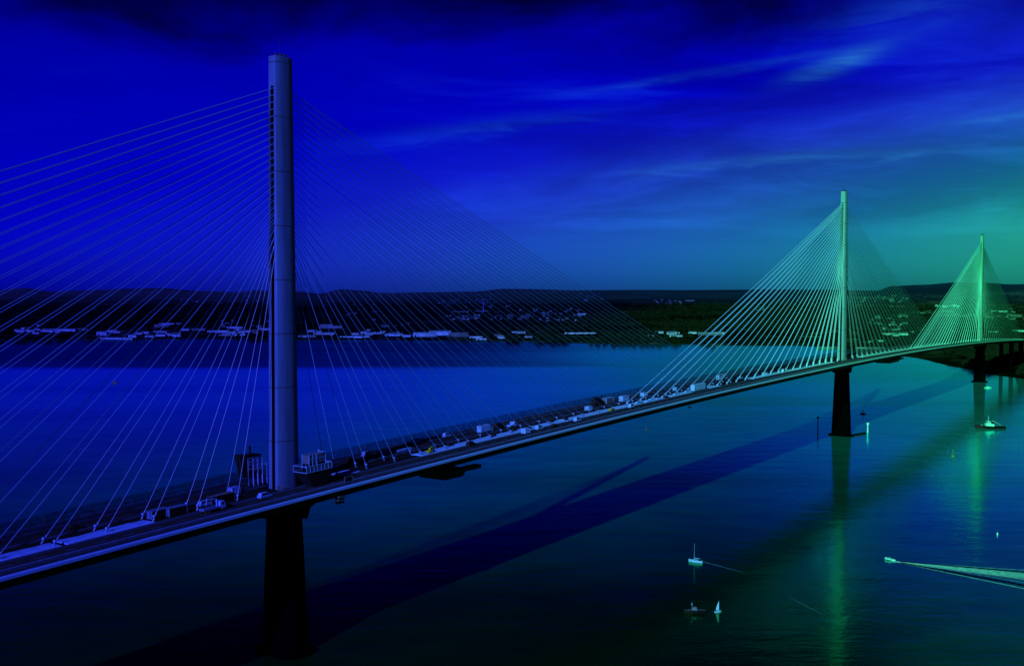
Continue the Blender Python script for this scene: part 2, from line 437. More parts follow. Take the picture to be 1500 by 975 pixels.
# ------------------------------------------------------------------ the bridge
bridge = empty('cable_stayed_bridge', (OX, OY, 0))
tag(bridge, 'long cable-stayed road bridge with three slender towers crossing the whole estuary', 'bridge')
BI = Matrix.Translation((-OX, -OY, 0))
def part(mb_, name, mats, parent=bridge):
    for i, p in enumerate(mb_.v): mb_.v[i] = BI @ p
    return mb_.build(name, mats, parent)
T0, T1 = -340.0, 2300.0
def sweep(mb_, prof, t0, t1, step=12.0, m=0, close=True):
    n = max(1, int((t1-t0)/step)); rings = []
    for i in range(n+1):
        t = t0+(t1-t0)*i/n
        rings.append([D(t, v, h) for v, h in prof])
    mb_.loft(rings, m)
def rect(v0, v1, h0, h1): return [(v0, h0), (v0, h1), (v1, h1), (v1, h0)]
girder = MB()
sweep(girder, [(-19.9,-.12),(19.9,-.12),(19.9,-1.1),(13.0,-4.6),(-13.0,-4.6),(-19.9,-1.1)], T0, T1)
deck = part(girder, 'deck', M['steel'])
mb = MB(); sweep(mb, rect(6.4, 12.9, -.116, .0), T0, T1); sweep(mb, rect(-15.6, -6.4, -.116, .0), T0, T1); part(mb, 'carriageway', M['asphalt'], deck)
mb = MB(); sweep(mb, rect(12.9, 19.0, -.117, -.02), T0, T1); sweep(mb, rect(-19.6, -15.6, -.117, -.02), T0, T1); sweep(mb, rect(-6.4, 6.4, -.117, -.02), T0, T1); part(mb, 'bare_deck_strip', M['bare'], deck)
# edge beam, bright
mb = MB(); sweep(mb, rect(18.7, 20.2, -.35, .40), T0, T1); part(mb, 'edge_beam', M['edge'], deck)
mb = MB(); sweep(mb, rect(-20.2, -19.6, -.9, .75), T0, T1); part(mb, 'edge_beam', M['line'], deck)
# rails and kerbs
for v, h0, h1, w, mt in ((13.2,-.02,.35,.55,'pale'),(16.1,.30,.52,.22,'line'),(17.0,-.02,.2,.12,'line'),(6.15,-.02,.55,.28,'line'),(-6.2,-.02,.5,.3,'line'),(-10.5,.004,.012,.2,'line'),(-15.7,-.02,.6,.25,'line')):
    mb = MB(); sweep(mb, rect(v-w/2, v+w/2, h0, h1), T0, T1)
    part(mb, 'guard_rail' if h1 > .3 else 'kerb', M[mt], deck)
mb = MB()
for k in range(int((T1-T0)/3)):
    t = T0+k*3
    if t < 1400:
        a = D(t, 16.1, -.02); mb.tube(a, a+Vector((0,0,.34)), .05, n=4)
part(mb, 'rail_posts', M['line'], deck)['kind'] = 'stuff'
# lane dashes
mb = MB()
t = T0
while t < 1500:
    mb.add([D(t, 9.4, .004), D(t+3.5, 9.4, .004), D(t+3.5, 9.62, .004), D(t, 9.62, .004)], [(3,2,1,0)]); t += 9
part(mb, 'lane_marking', M['pale'], deck)['kind'] = 'stuff'
# white sheeting on the median, with untidy edges
def sheet(t0, t1):
    mb_ = MB(); n = max(2, int((t1-t0)/2.2)); prev = None; rings = []
    for i in range(n+1):
        t = t0+(t1-t0)*i/n
        w0 = -1.4+.9*noise.noise(Vector((t*.15, 0, 0))); w1 = 5.9+.7*noise.noise(Vector((t*.25, 5, 0)))
        hh = .22+.12*noise.noise(Vector((t*.4, 9, 0)))
        rings.append([D(t, w0, -.015), D(t, w0+.1, hh), D(t, (w0+w1)/2, hh+.15), D(t, w1-.1, hh), D(t, w1, -.015)])
    mb_.loft(rings)
    part(mb_, 'median_sheeting', M['strip'], deck)
for a, b in ((-175,-112),(-109,-86),(-84,-56),(24,33),(70,180),(182,262),(266,292),(300,330),(352,372),(430,520),(524,615),(700,920),(925,1090)): sheet(a, b)
# wind barrier panels on the far edge
NP_ = 99
def panel(mb_, t, L):
    n = 2
    for i in range(n+1 if mb_ is not None else 0):
        tt = t+L*i/n
        if i < n:
            a = D(tt, -20.0, .7); a2 = D(tt, -20.6, 4.0)
            mb_.tube(a, a2, .17, .12, n=4, m=0)
    a, b = D(t, -20.05, .8), D(t+L, -20.05, .8); c, d = D(t+L, -20.55, 3.7), D(t, -20.55, 3.7)
    mb_.add([a, b, c, d], [(0,1,2,3)], 1)
    mb_.tube(D(t, -20.15, 1.5), D(t+L, -20.15, 1.5), .08, n=4); mb_.tube(D(t, -20.4, 2.7), D(t+L, -20.4, 2.7), .05, n=4)
for i in range(NP_):
    t = -140+i*10.0; mb = MB(); panel(mb, t, 9.95); part(mb, 'wind_barrier_panel', [M['dark'], M['screen']], deck)
mb = MB()
for i in range(120): panel(mb, -140+NP_*10+i*10.0, 9.95)
part(mb, 'wind_barrier_run', [M['dark'], M['screen']], deck)['kind'] = 'stuff'

# towers
def shaft_ring(t0, z, a, b, slot, bulge=.27):
    """outline in (u, v): flat ends with a recess on the cable line, curved flanks"""
    pts = []
    ye = b*(1-bulge)
    N = 14
    for i in range(N+1):                       # +v flank from -u to +u
        x = -a + 2*a*i/N; y = b*(1-bulge*abs(x/a)**2.8); pts.append((x, y))
    w = slot[0]; dpt = slot[1]
    pts += [(a, w), (a-dpt, w), (a-dpt, -w), (a, -w)]
    for i in range(N+1):
        x = a - 2*a*i/N; y = -b*(1-bulge*abs(x/a)**2.8); pts.append((x, y))
    pts += [(-a, -w), (-a+dpt, -w), (-a+dpt, w), (-a, w)]
    return [B(t0+x, y, z) for x, y in pts][::-1]
def tower_dims(z, zd, top):
    k = (z-zd)/(top-zd)
    return 4.75*(1-k)+3.75*k, 3.15*(1-k)+2.25*k
def make_tower(t0, top, crad):
    zd = deck_z(t0)
    mb_ = MB(); rings = []
    zs = [zd-.1 + (top-10-(zd-.1))*i/26 for i in range(27)]
    for z in zs:
        a, b = tower_dims(z, zd, top); rings.append(shaft_ring(t0, z, a, b, (.72, 1.3)))
    n = len(rings[0])
    base = len(mb_.v); mb_.v += [p for r in rings for p in r]
    for k in range(len(rings)-1):
        for i in range(n):
            j = (i+1) % n
            mb_.f.append((base+k*n+i, base+k*n+j, base+(k+1)*n+j, base+(k+1)*n+i))
            # recess faces are dark, flanks smooth
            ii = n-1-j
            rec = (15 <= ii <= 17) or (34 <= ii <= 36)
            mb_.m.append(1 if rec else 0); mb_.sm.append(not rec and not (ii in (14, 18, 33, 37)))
    tw = part(mb_, 'tower', [M['concrete'], M['slot']])
    tw.data.set_sharp_from_angle(angle=math.radians(32))
    cap = MB(); rr = []
    for z in (top-9.97, top-5, top-.02):
        a, b = tower_dims(z, zd, top); rr.append(shaft_ring(t0, z, a, b, (.02, .03)))
    cap.loft(rr, 0, True); part(cap, 'tower_head', M['concrete'], tw).data.set_sharp_from_angle(angle=math.radians(32))
    c = MB(); a, b = tower_dims(top, zd, top)
    for u0, v0 in ((-1.5,-.8),(1.2,.6),(0,0)):
        p = B(t0+u0, v0, top); c.tube(p, p+Vector((0,0,1.2)), .5, n=8)
    p = B(t0-.5, 0, top+1.1); c.tube(p, p+Vector((0,0,4.5)), .09, .05, n=5)
    for i in range(9):
        for s in (-1, 1):
            p = B(t0-a+.4+i*(2*a-.8)/8, s*(b*.66), top); c.tube(p, p+Vector((0,0,1.1)), .05, n=4)
    for s in (-1, 1): c.tube(B(t0-a+.4, s*b*.66, top+1.1), B(t0+a-.4, s*b*.66, top+1.1), .05, n=4)
    part(c, 'mast_and_railing', M['dark'], tw)
    # access ladder strip down the near flank edge
    # pier
    mb_ = MB(); rings = []
    for i in range(15):
        z = (zd-4.55)*(1-i/14) - 3*(i/14)
        k = i/14
        a = 4.1*(1-k)+5.3*k; b = 5.4*(1-k)+7.9*k
        ring = []
        for j in range(32):
            q_ = 2*PI*j/32; cx, sy = math.cos(q_), math.sin(q_)
            e = .42
            ring.append(B(t0+a*math.copysign(abs(cx)**e, cx), b*math.copysign(abs(sy)**e, sy), z))
        rings.append(ring)
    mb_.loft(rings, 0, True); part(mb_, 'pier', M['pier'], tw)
    # corbel under the deck
    mb_ = MB(); 
    for s in (-1, 1):
        mb_.loft([[B(t0+s*4.0, v, zd-4.61), B(t0+s*8.5, v, zd-4.61), B(t0+s*8.0, v, zd-6.3), B(t0+s*5.6, v, zd-7.2), B(t0+s*4.0, v, zd-11)] for v in (-7, 7)])
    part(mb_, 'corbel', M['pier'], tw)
    # footing just awash
    mb_ = MB(); ring = lambda a, b, z: [B(t0+a*math.copysign(abs(math.cos(q_))**.6, math.cos(q_)), b*math.copysign(abs(math.sin(q_))**.6, math.sin(q_)), z) for q_ in [2*PI*j/28 for j in range(28)]]
    mb_.loft([ring(7.2, 10.5, -3), ring(7.2, 10.5, .9)]); 
    if t0 == 650: mb_.tube(B(t0+6, 9, .6), B(t0+24, 14, .6), .8, n=6)
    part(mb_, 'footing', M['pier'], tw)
    # stay cables
    for side in (-1, 1):
        for i in range(24):
            tt = t0+side*(23+16.1*i)
            zt = zd+82 + (top-10.5-(zd+82))*(i/23)
            a, b = tower_dims(zt, zd, top)
            for s in (-1, 1):
                mb_ = MB()
                p0 = D(tt, s*2.7, .3); p1 = B(t0+side*(a-1.0), s*.62, zt)
                L = (p1-p0).length; pts = []
                for k in range(9):
                    x = k/8; p = p0.lerp(p1, x); p.z -= 4*(L*L/380000.)*x*(1-x)*2.2; pts.append(p)
                mb_.path(pts, crad*(.62 if side > 0 and t0 > 100 else 1.0), 5)  # right-hand fans of the farther towers thinned to look dimmer
                d = (pts[1]-pts[0]).normalized()
                mb_.tube(p0-Vector((0,0,.3)), p0+d*2.6, crad*2.3, crad*1.8, n=7)
                if t0 < 900: mb_.lathe([(.05,-.1),(.45,0),(.55,.35),(.4,.7),(.05,.8)], 8, M=Matrix.Translation(p0+d*1.0))
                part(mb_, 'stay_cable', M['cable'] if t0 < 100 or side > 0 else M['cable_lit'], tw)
    return tw
tws = [make_tower(0, 202.5, .108), make_tower(650, 210.0, .21), make_tower(1300, 202.5, .28)]

# approach piers on the far side
for t in (-223, 1523, 1627, 1721, 1811, 1901, 1991, 2081):
    zd = deck_z(t); gz = height(*B(t, 0, 0).xy) if t > 1400 else -3
    for s in (-1, 1):
        mb = MB(); mb.loft([[B(t-2.2, s*7-2.6, z), B(t+2.2, s*7-2.6, z), B(t+2.2, s*7+2.6, z), B(t-2.2, s*7+2.6, z)] for z in (gz-4, zd-4.61)])
        part(mb, 'approach_pier', M['pier'])

# ------------------------------------------------------------------ things on the deck
def place(px, py, h=0.0):
    t, v = on_deck(px, py); return t, v
def deck_thing(name, t, v, rz=0.0, h=0.0):
    o = empty(name, D(t, v, h), ROTB+rz)
    o.rotation_euler = (0, -math.atan((deck_z(t+5)-deck_z(t-5))/10), ROTB+rz) if abs(rz) < .01 else (0, 0, ROTB+rz)
    return o
def wheels(root, xs, w, r=.42):
    for x in xs:
        for s in (-1, 1):
            m_ = MB(); m_.tube((x, s*w, r), (x, s*(w-.28), r), r, n=12); m_.tube((x, s*(w+.01), r), (x, s*(w-.05), r), r*.5, n=8, m=1)
            m_.build('wheel', [M['rubber'], M['grey']], root)
def car(t, v, body, label, cat='car', L=4.5, Wd=1.85, H=1.55, suv=False, rz=0.0):
    r = deck_thing({'car': 'parked_car', 'van': 'parked_van'}.get(cat, 'pickup_truck'), t, v, rz, .02)
    k = MB(); hb = .5 if not suv else .55; zb = .95 if not suv else 1.1
    prof = [(-L/2,hb-.15),(-L/2,zb-.05),(-L/2+.15,zb),(L/2-1.3,zb),(L/2-.15,zb-.15),(L/2,hb+.1),(L/2,hb-.2)]
    k.prism(prof, -Wd/2, Wd/2)
    c0 = -L/2+(.25 if suv else .55); c1 = L/2-1.35
    k.loft([[(c0,-Wd/2+.05,zb),(c1+.35,-Wd/2+.05,zb),(c1+.35,Wd/2-.05,zb),(c0,Wd/2-.05,zb)],
            [(c0+.3,-Wd/2+.22,H),(c1-.45,-Wd/2+.22,H),(c1-.45,Wd/2-.22,H),(c0+.3,Wd/2-.22,H)]])
    k.build('body', body, r)
    g = MB()
    for s in (-1, 1): g.add([(c0+.25,s*(Wd/2-.06),zb+.05),(c1+.1,s*(Wd/2-.06),zb+.05),(c1-.4,s*(Wd/2-.20),H-.08),(c0+.4,s*(Wd/2-.20),H-.08)], [(0,1,2,3)])
    g.build('side_window', M['glass'], r)
    g = MB(); g.add([(c1+.36,-Wd/2+.15,zb+.04),(c1+.36,Wd/2-.15,zb+.04),(c1-.40,Wd/2-.28,H-.03),(c1-.40,-Wd/2+.28,H-.03)], [(0,1,2,3)]); g.build('windscreen', M['glass'], r)
    wheels(r, (-L/2+.85, L/2-.9), Wd/2, .34)
    return tag(r, label, cat)
def lorry(t, v, load, label, L=9.0, H=3.6, cabc=None, rz=0.0, flat=False, cat='lorry'):
    r = deck_thing('lorry', t, v, rz, .02); cabc = cabc or M['white']
    c = MB(); c.prism([(L/2-2.1,.7),(L/2-2.1,2.7),(L/2-1.9,2.85),(L/2-.5,2.85),(L/2-.1,1.9),(L/2,.7)], -1.2, 1.2); cb = c.build('cab', cabc, r)
    g = MB(); g.add([(L/2-.07,-1.0,1.95),(L/2-.07,1.0,1.95),(L/2-.46,1.0,2.75),(L/2-.46,-1.0,2.75)], [(0,1,2,3)]); g.box(L/2-1.5,L/2-.6,1.205,1.22,1.8,2.5); g.box(L/2-1.5,L/2-.6,-1.22,-1.205,1.8,2.5); g.build('cab_window', M['glass'], cb)
    c = MB(); c.box(-L/2, L/2-.5, -.9, .9, .55, .95); c.build('chassis', M['dark'], r)
    c = MB()
    if flat:
        c.box(-L/2, L/2-2.4, -1.25, 1.25, .97, 1.2); c.box(-L/2, L/2-2.4, -1.25, -1.18, 1.2, 1.65); c.box(-L/2, L/2-2.4, 1.18, 1.25, 1.2, 1.65); c.box(-L/2,-L/2+.1,-1.18,1.18,1.2,1.65)
        c.build('flat_bed', load, r)
    else:
        c.box(-L/2, L/2-2.35, -1.25, 1.25, .97, H)
        for i in range(int((L-2.4)/.9)): 
            for s in (-1, 1): c.box(-L/2+.3+i*.9, -L/2+.42+i*.9, s*1.27-.02, s*1.27+.02, 1.05, H-.1)
        c.build('cargo_box', load, r)
    wheels(r, (-L/2+.9, -L/2+2.1, L/2-1.2), 1.2, .48)
    return tag(r, label, cat)
def container(t, v, wall, top, label, L=6.1, H=2.6, rz=0.0, ends=None, group=None):
    r = deck_thing('site_container', t, v, rz, .02)
    c = MB(); c.box(-L/2, L/2, -1.2, 1.2, .08, H-.1)
    for i in range(int(L/.45)):
        for s in (-1, 1): c.box(-L/2+.2+i*.45, -L/2+.38+i*.45, s*1.22-.03, s*1.22+.03, .2, H-.2)
    for x in (-L/2-.03, L/2+.03):
        for y in (-1.2, 1.2): c.box(x-.09, x+.09, y-.09, y+.09, .02, H-.1, 1)
    c.build('body', [wall, top], r)
    c = MB(); c.box(-L/2-.05, L/2+.05, -1.26, 1.26, H-.098, H); c.build('roof', top, r)
    for s in (-1, 1):
        c = MB(); c.box(-L/2-.05, -L/2-.01, s*.6-.54, s*.6+.54, .2, H-.25); c.build('door', ends or wall, r)
    return tag(r, label, 'container', group)

# flatbed truck with loader crane beside the cables left of the near tower
t, v = place(312, 749); 
lt = lorry(t, v-.2, M['pale'], 'white flatbed truck with a folded loader crane left of the nearest tower', L=8.5, flat=True)
c = MB(); c.tube((1.7,0,1.2), (1.7,0,3.6), .22); c.tube((1.7,0,3.6), (-1.8,.3,4.1), .18); c.tube((-1.8,.3,4.1), (-2.2,.3,2.2), .13); c.build('loader_crane', M['white'], lt)
t, v = place(303, 741); car(t, v-.8, M['white'], 'white pickup parked against the far side of the flatbed truck', 'pickup', L=5.2, H=1.8, suv=True)
t, v = place(323, 735); container(t, v+.2, M['bare'], M['violet'], 'long dark container lying behind the flatbed truck', L=9)
t, v = place(233, 757); container(t-.5, v+.3, M['dark'], M['pale'], 'dark container with pale corner posts, farther left of the pair by the median', L=6, ends=M['pale'])
t, v = place(254, 753.5); container(t+.5, v+.6, M['dark'], M['pale'], 'dark container with a bright roof edge, right one of the pair by the median', L=6.5, ends=M['pale'])
t, v = place(388, 729); car(t, v, M['white'], 'small white van driving past the foot of the nearest tower', 'car', L=5.0, H=1.9, suv=True)
t, v = place(343, 722); container(t, v, M['white'], M['white'], 'small white site cabin between two cable anchors left of the nearest tower', L=3.2, H=2.1)
t, v = place(689, 652); car(t, v+.2, M['dark'], 'dark off-road car stopped beside the white median sheeting', 'car', L=4.7, H=1.85, suv=True)
# mini excavator
t, v = place(629, 664)
r = deck_thing('excavator', t, v, 0, .02)
c = MB(); c.box(-1.2,1.2,-1.05,-.65,0,.55); c.box(-1.2,1.2,.65,1.05,0,.55); c.build('tracks', M['rubber'], r)
c = MB(); c.box(-1.1,.9,-.9,.9,.6,1.3); c.box(-.4,.7,-.85,.1,1.3,2.4,tx=.1,ty=.05); c.build('cab', M['yellow'], r)
c = MB(); c.box(.62,.66,-.7,0,1.45,2.2); c.box(-.2,.5,-.86,-.84,1.5,2.2); c.build('cab_window', M['glass'], r)
c = MB(); c.tube((.8,.2,1.2),(2.2,.3,2.6),.16); c.tube((2.2,.3,2.6),(3.1,.3,1.4),.13); c.build('boom', M['yellow'], r)
c = MB(); c.prism([(2.8,1.4),(3.3,1.35),(3.4,.8),(2.9,.6)], .0, .6); c.build('bucket', M['dark'], r)
tag(r, 'yellow mini excavator at the left end of the long white median sheeting', 'excavator')
t, v = place(711, 634); lorry(t, v, M['white'], 'white box lorry with ribbed sides, left of the three vehicles by the far rail', L=9.5, H=3.8)
t, v = place(729, 630); lorry(t+1, v, M['dark'], 'dark lorry nose to tail in front of the ribbed white one', L=7.5, H=3.3, cabc=M['dark'])
t, v = place(741, 627); lorry(t+2, v+1.6, M['white'], 'short white tipper lorry ahead of the dark lorry', L=6, flat=True)
t, v = place(896, 602); car(t, v, M['yellow'], 'yellow green car at the far end of the near sheeting', 'car')
t, v = place(880, 592); lorry(t-4, v, M['dark'], 'dark lorry with a black box before the middle of the span', L=9, H=4.2, cabc=M['dark'])
t, v = place(891, 590); container(t, v, M['violet'], M['white'], 'container with a white top just past the dark boxed lorry', L=8, H=3)
t, v = place(914, 587); container(t, v, M['white'], M['white'], 'white container standing where the two cable fans cross', L=7, H=3)
t, v = place(1022, 573); lorry(t+2, v, M['white'], 'large white articulated lorry halfway between the two nearer towers', L=19, H=4.6, cabc=M['dark'])
t, v = place(1058, 557); lorry(t, v, M['white'], 'white box lorry on the far carriageway near the middle tower', L=15, H=4.4)
t, v = place(1150, 545); car(t, v-1.0, M['white'], 'white van parked on the median short of the middle tower', 'car', L=6, H=2.4, suv=True)

for px, py, kind, lab in ((770,634,'c','small white site cabin on the sheeting just past the short tipper'),(790,629,'v','pale van on the sheeting, first past the small white cabin'),(812,625,'d','dark car on the sheeting below the lone generator'),(846,617,'v','pale van on the sheeting between the generators and the yellow green car'),
        (862,601,'c','white cabin by the cables left of the dark boxed lorry'),(925,597,'v','pale van beside the board stacks where the fans cross'),(943,580,'c','white cabin on the far side of the crossing cables'),(975,583,'d','dark car on the median left of the articulated lorry'),
        (990,572,'c','white cabin close behind the articulated lorry'),(1085,555,'v','pale van on the median right of the articulated lorry'),(1120,550,'c','white cabin under the left cables of the middle tower'),(1175,538,'d','dark car on the median near the middle tower'),
        (515,676,'d','dark car parked right of the scaffold platform'),(538,668,'v','pale van by the second cable pair right of the near tower'),(610,650,'c','white cabin above the yellow excavator'),(655,640,'v','pale van on the far carriageway left of the ribbed lorry'),(110,775,'d','dark car on the far carriageway at the far left')):
    t, v = place(px, py)
    if kind == 'c': container(t, v, M['white'], M['white'], lab, L=random.uniform(3.2, 5), H=2.3)
    else: car(t, v, M['white'] if kind == 'v' else M['dark'], lab, 'van' if kind == 'v' else 'car', L=5.0 if kind == 'v' else 4.4, H=2.1 if kind == 'v' else 1.5, suv=(kind == 'v'))

# low stacks of white formwork boards and dark generators on the median
def board_stack(t, v, L, label, mt=None, rz=0.0):
    c = MB(); z = 0
    for i in range(4):
        dx, dy = random.uniform(-.15,.15), random.uniform(-.1,.1)
        c.box(-L/2+dx, L/2+dx, -.8+dy, .8+dy, z, z+.16); z += .20
        if i < 3:
            for x in (-L/3, 0, L/3): c.box(x-.1, x+.1, -.7, .7, z-.04, z)
    o = c.build('board_stack', mt or M['strip'], None, D(t, v, .0), ROTB+rz)
    return tag(o, label, 'boards', 'boards stacked on the bridge median')
for px, py, L, lab in ((486,687,5,'short pale board stack beside the scaffold platform'),(566,663,7,'pale board stack by the third cable pair right of the near tower'),(592,659.5,9,'long pale board stack before the yellow excavator'),
                       (936,590,5,'pale board stack just right of the lone white container'),(950,588,6,'pale board stack below the lowest crossing cables'),(963,585,5,'pale board stack left of the articulated lorry')):
    t, v = place(px, py); board_stack(t, v, L, lab)
def generator(t, v, label):
    r = deck_thing('generator', t, v, 0, .3)
    c = MB(); c.box(-1.1,1.1,-.6,.6,.25,1.35,tx=.08,ty=.06); c.build('housing', M['dark'], r)
    c = MB(); c.box(-1.2,1.2,-.5,-.35,0,.25); c.box(-1.2,1.2,.35,.5,0,.25); c.build('skid', M['grey'], r)
    c = MB(); c.tube((.7,0,1.35),(.7,0,1.8),.07); c.build('exhaust', M['grey'], r)
    return tag(r, label, 'generator', 'dark generators on the white sheeting')
for px, py, lab in ((659,654,'dark generator on the sheeting left of the off-road car'),(723,640,'dark generator in front of the ribbed white lorry'),(753,632,'dark generator on the sheeting right of the short tipper'),(774,629.5,'dark generator, second past the short tipper'),(808,619,'dark generator on the sheeting, alone midway to the yellow green car'),(829,616,'dark generator furthest along the near sheeting')):
    t, v = place(px, py); generator(t, v, lab)

# scaffold platform right of the near tower
r = deck_thing('scaffold_platform', 6.2, 7.2)
tag(r, 'steel work platform with railings and a cabin against the nearest tower, its right side', 'platform')
HB = 5.2
c = MB(); c.loft([[(-5.5,-3.2,HB),(6.6,-3.2,HB),(6.6,3.2,HB),(-5.5,3.2,HB)][::1], [(-5.5,-3.2,HB+.3),(6.6,-3.2,HB+.3),(6.6,3.2,HB+.3),(-5.5,3.2,HB+.3)]]); c.build('platform_floor', M['dark'], r)
c = MB(); c.loft([[(-2.0,-2.4,.02),(4.6,-2.4,.02),(4.6,1.2,.02),(-2.0,1.2,.02)], [(-5.2,-3.0,HB-.003),(6.3,-3.0,HB-.003),(6.3,3.0,HB-.003),(-5.2,3.0,HB-.003)]]); c.build('support_truss', M['dark'], r)
c = MB()
for z in (HB+.34, HB+2.4):
    for y in (-3.2, 3.2): c.box(-5.5, 6.6, y-.09, y+.09, z-.09, z+.09)
    for x in (-5.5, 6.6): c.box(x-.09, x+.09, -3.1, 3.1, z-.09, z+.09)
for i in range(8):
    x = -5.5+i*12.1/7
    for y in (-3.2, 3.2): c.box(x-.07, x+.07, y-.07, y+.07, HB+.43, HB+2.31)
c.build('handrail', M['white'], r)
c = MB()
for y in (-3.14, 3.14): c.box(-5.4, 6.5, y-.03, y+.03, HB+.45, HB+2.2)
c.box(6.52,6.56,-3.1,3.1,HB+.5,HB+2.2)
c.build('mesh_guard', M['violet'], r)
c = MB(); c.box(-1.5,6.3,-.4,2.9,HB+2.5,HB+5.4); c.build('cabin', M['violet'], r)
c = MB()
for x in (-1.55,.2,1.8,2.2,6.35):
    for y in (-.45,2.95): c.box(x-.09,x+.09,y-.09,y+.09,HB+.3,HB+5.6)
for z in (HB+5.6, HB+4.0):
    for y in (-.45,2.95): c.box(-1.55,6.35,y-.08,y+.08,z-.08,z+.08)
    c.box(6.27,6.43,-.4,2.9,z-.08,z+.08)
c.build('scaffold_frame', M['white'], r)
c = MB(); c.tube((2.6,-1,HB+5.6),(2.6,-1,HB+7),.06); c.box(2.4,2.8,-1.2,-.8,HB+6.6,HB+7.1); c.build('floodlight', M['white'], r)

# platform bracketed to the far left side of the near tower
r = deck_thing('hanging_platform', -7.6, -4.2, 0, 7.2)
tag(r, 'dark tarpaulined work platform with blue scaffold on the nearest tower, its left side', 'platform')
c = MB(); c.loft([[(-4.6,1.9,-2.5),(2.6,1.9,-4.2),(2.6,4.5,-4.2),(-4.6,4.5,-2.5)], [(-6.2,1.9,5.2),(3.0,1.9,4.4),(3.0,5.2,4.4),(-6.2,5.2,5.2)]]); c.build('tarpaulin', M['dark'], r)
c = MB(); c.box(-1.2,-.6,2.8,3.4,4.5,7.6); c.build('chimney_pipe', M['dark'], r)
c = MB()
for z in (0.0,1.3,2.6,3.6): c.box(-3.0, 5.0 if z < 2 else 2.0, 1.6,1.75,z-.1,z+.1); c.box(-3.0, 5.0 if z < 2 else 2.0,-.9,-.75,z-.1,z+.1)
for x in (-3.0,-1.0,1.0,3.0,5.0):
    for y in (-.82,1.67): c.box(x-.09,x+.09,y-.09,y+.09,-5.5,1.3 if x > 2 else 3.7)
c.build('scaffold_frame', M['white'], r)
c = MB(); c.box(-2.9,4.9,-.7,1.55,.1,.25); c.box(-2.8,1.9,1.6,1.64,1.4,2.5); c.build('walkway', M['violet'], r)

# site fence stubs at the tower foot
for t0, lab in ((-5.6,'nearest'),(644.2,'middle')):
    c = MB()
    for i in range(6): c.box(-1.6+i*.62,-1.45+i*.62,-.1,.1,0,1.9)
    c.box(-1.7,1.7,-.05,.05,1.7,1.85)
    o = c.build('site_gate', M['violet'], None, D(t0, 4.2, 0), ROTB+PI/2); tag(o, 'low barred gate at the foot of the %s tower' % lab, 'gate', 'gates at the tower feet')

# under deck gantries
def gantry(t, v, L, label, dpt=4.0):
    r = empty('inspection_gantry', D(t, v, -4.7), ROTB)
    c = MB(); c.loft([[(-L/2+2,-6,-dpt),(L/2-3,-6,-dpt),(L/2-3,6.5,-dpt),(-L/2+2,6.5,-dpt)], [(-L/2,-8,-.6),(L/2-3,-8,-.6),(L/2-3,9,-.6),(-L/2,9,-.6)]]); c.build('work_cage', M['dark'], r)
    c = MB(); c.box(-L/2,L/2+6,-8.5,-5,-1.9,-.5); c.build('walkway', M['dark'], r)
    c = MB()
    for x in (-L/2+1, 0, L/2-1):
        for y in (-6, 6): c.tube((x,y,-.7),(x,y,.4),.2)
    c.build('hanger', M['dark'], r)
    return tag(r, label, 'gantry')
t, v = place(684, 669); gantry(t, 9, 17, 'dark inspection gantry slung under the deck right of the nearest tower', 4.2)
gantry(780, 6, 40, 'dark inspection gantry slung under the deck beyond the middle tower', 4.0)
# pipes on the pier head, near side
r = empty('drain_bracket', D(5.5, 18.0, -2), ROTB)
c = MB(); c.tube((0,-2.2,-.4),(3.5,-2.2,-.9),.35,n=8); c.tube((0,-1.8,-1.6),(3.0,-1.8,-2.1),.35,n=8); c.build('pipe', M['grey'], r)
c = MB(); c.box(-.6,3.6,-1.4,-1.0,-3,0); c.build('bracket', M['dark'], r)
tag(r, 'pipes on a bracket under the near deck edge by the nearest tower', 'pipes')
# portal frame over the kerb by the platform
r = deck_thing('portal_frame', 16.5, 14.6)
c = MB(); c.box(-2.0,2.0,-.12,.12,2.1,2.35); c.box(-2.0,-1.8,-.1,.1,0,2.1); c.box(1.8,2.0,-.1,.1,0,2.1); c.build('frame', M['violet'], r)
c = MB(); c.box(-1.8,1.8,-.04,.04,.5,1.6); c.build('panel', M['dark'], r)
tag(r, 'small dark portal frame standing by the kerb right of the nearest tower', 'frame')

# ------------------------------------------------------------------ boats
def hull(L, Wd, fb, sheer=.3, transom=.75, n=12):
    """boat hull pointing to +x, deck included"""
    c = MB(); rings = []
    for i in range(n+1):
        s = i/n; x = -L/2+L*s
        w = Wd/2*(transom+(1-transom)*math.sin(min(1, s*1.6)*PI/2))*(1 - max(0, (s-.45)/.55)**2.2)
        w = max(w, .02); z = fb+sheer*max(0, (s-.3))**2*2
        rings.append([(x, -w, z), (x, -w*.86, 0), (x, -w*.3, -.35), (x, w*.3, -.35), (x, w*.86, 0), (x, w, z)])
    c.loft(rings); return c
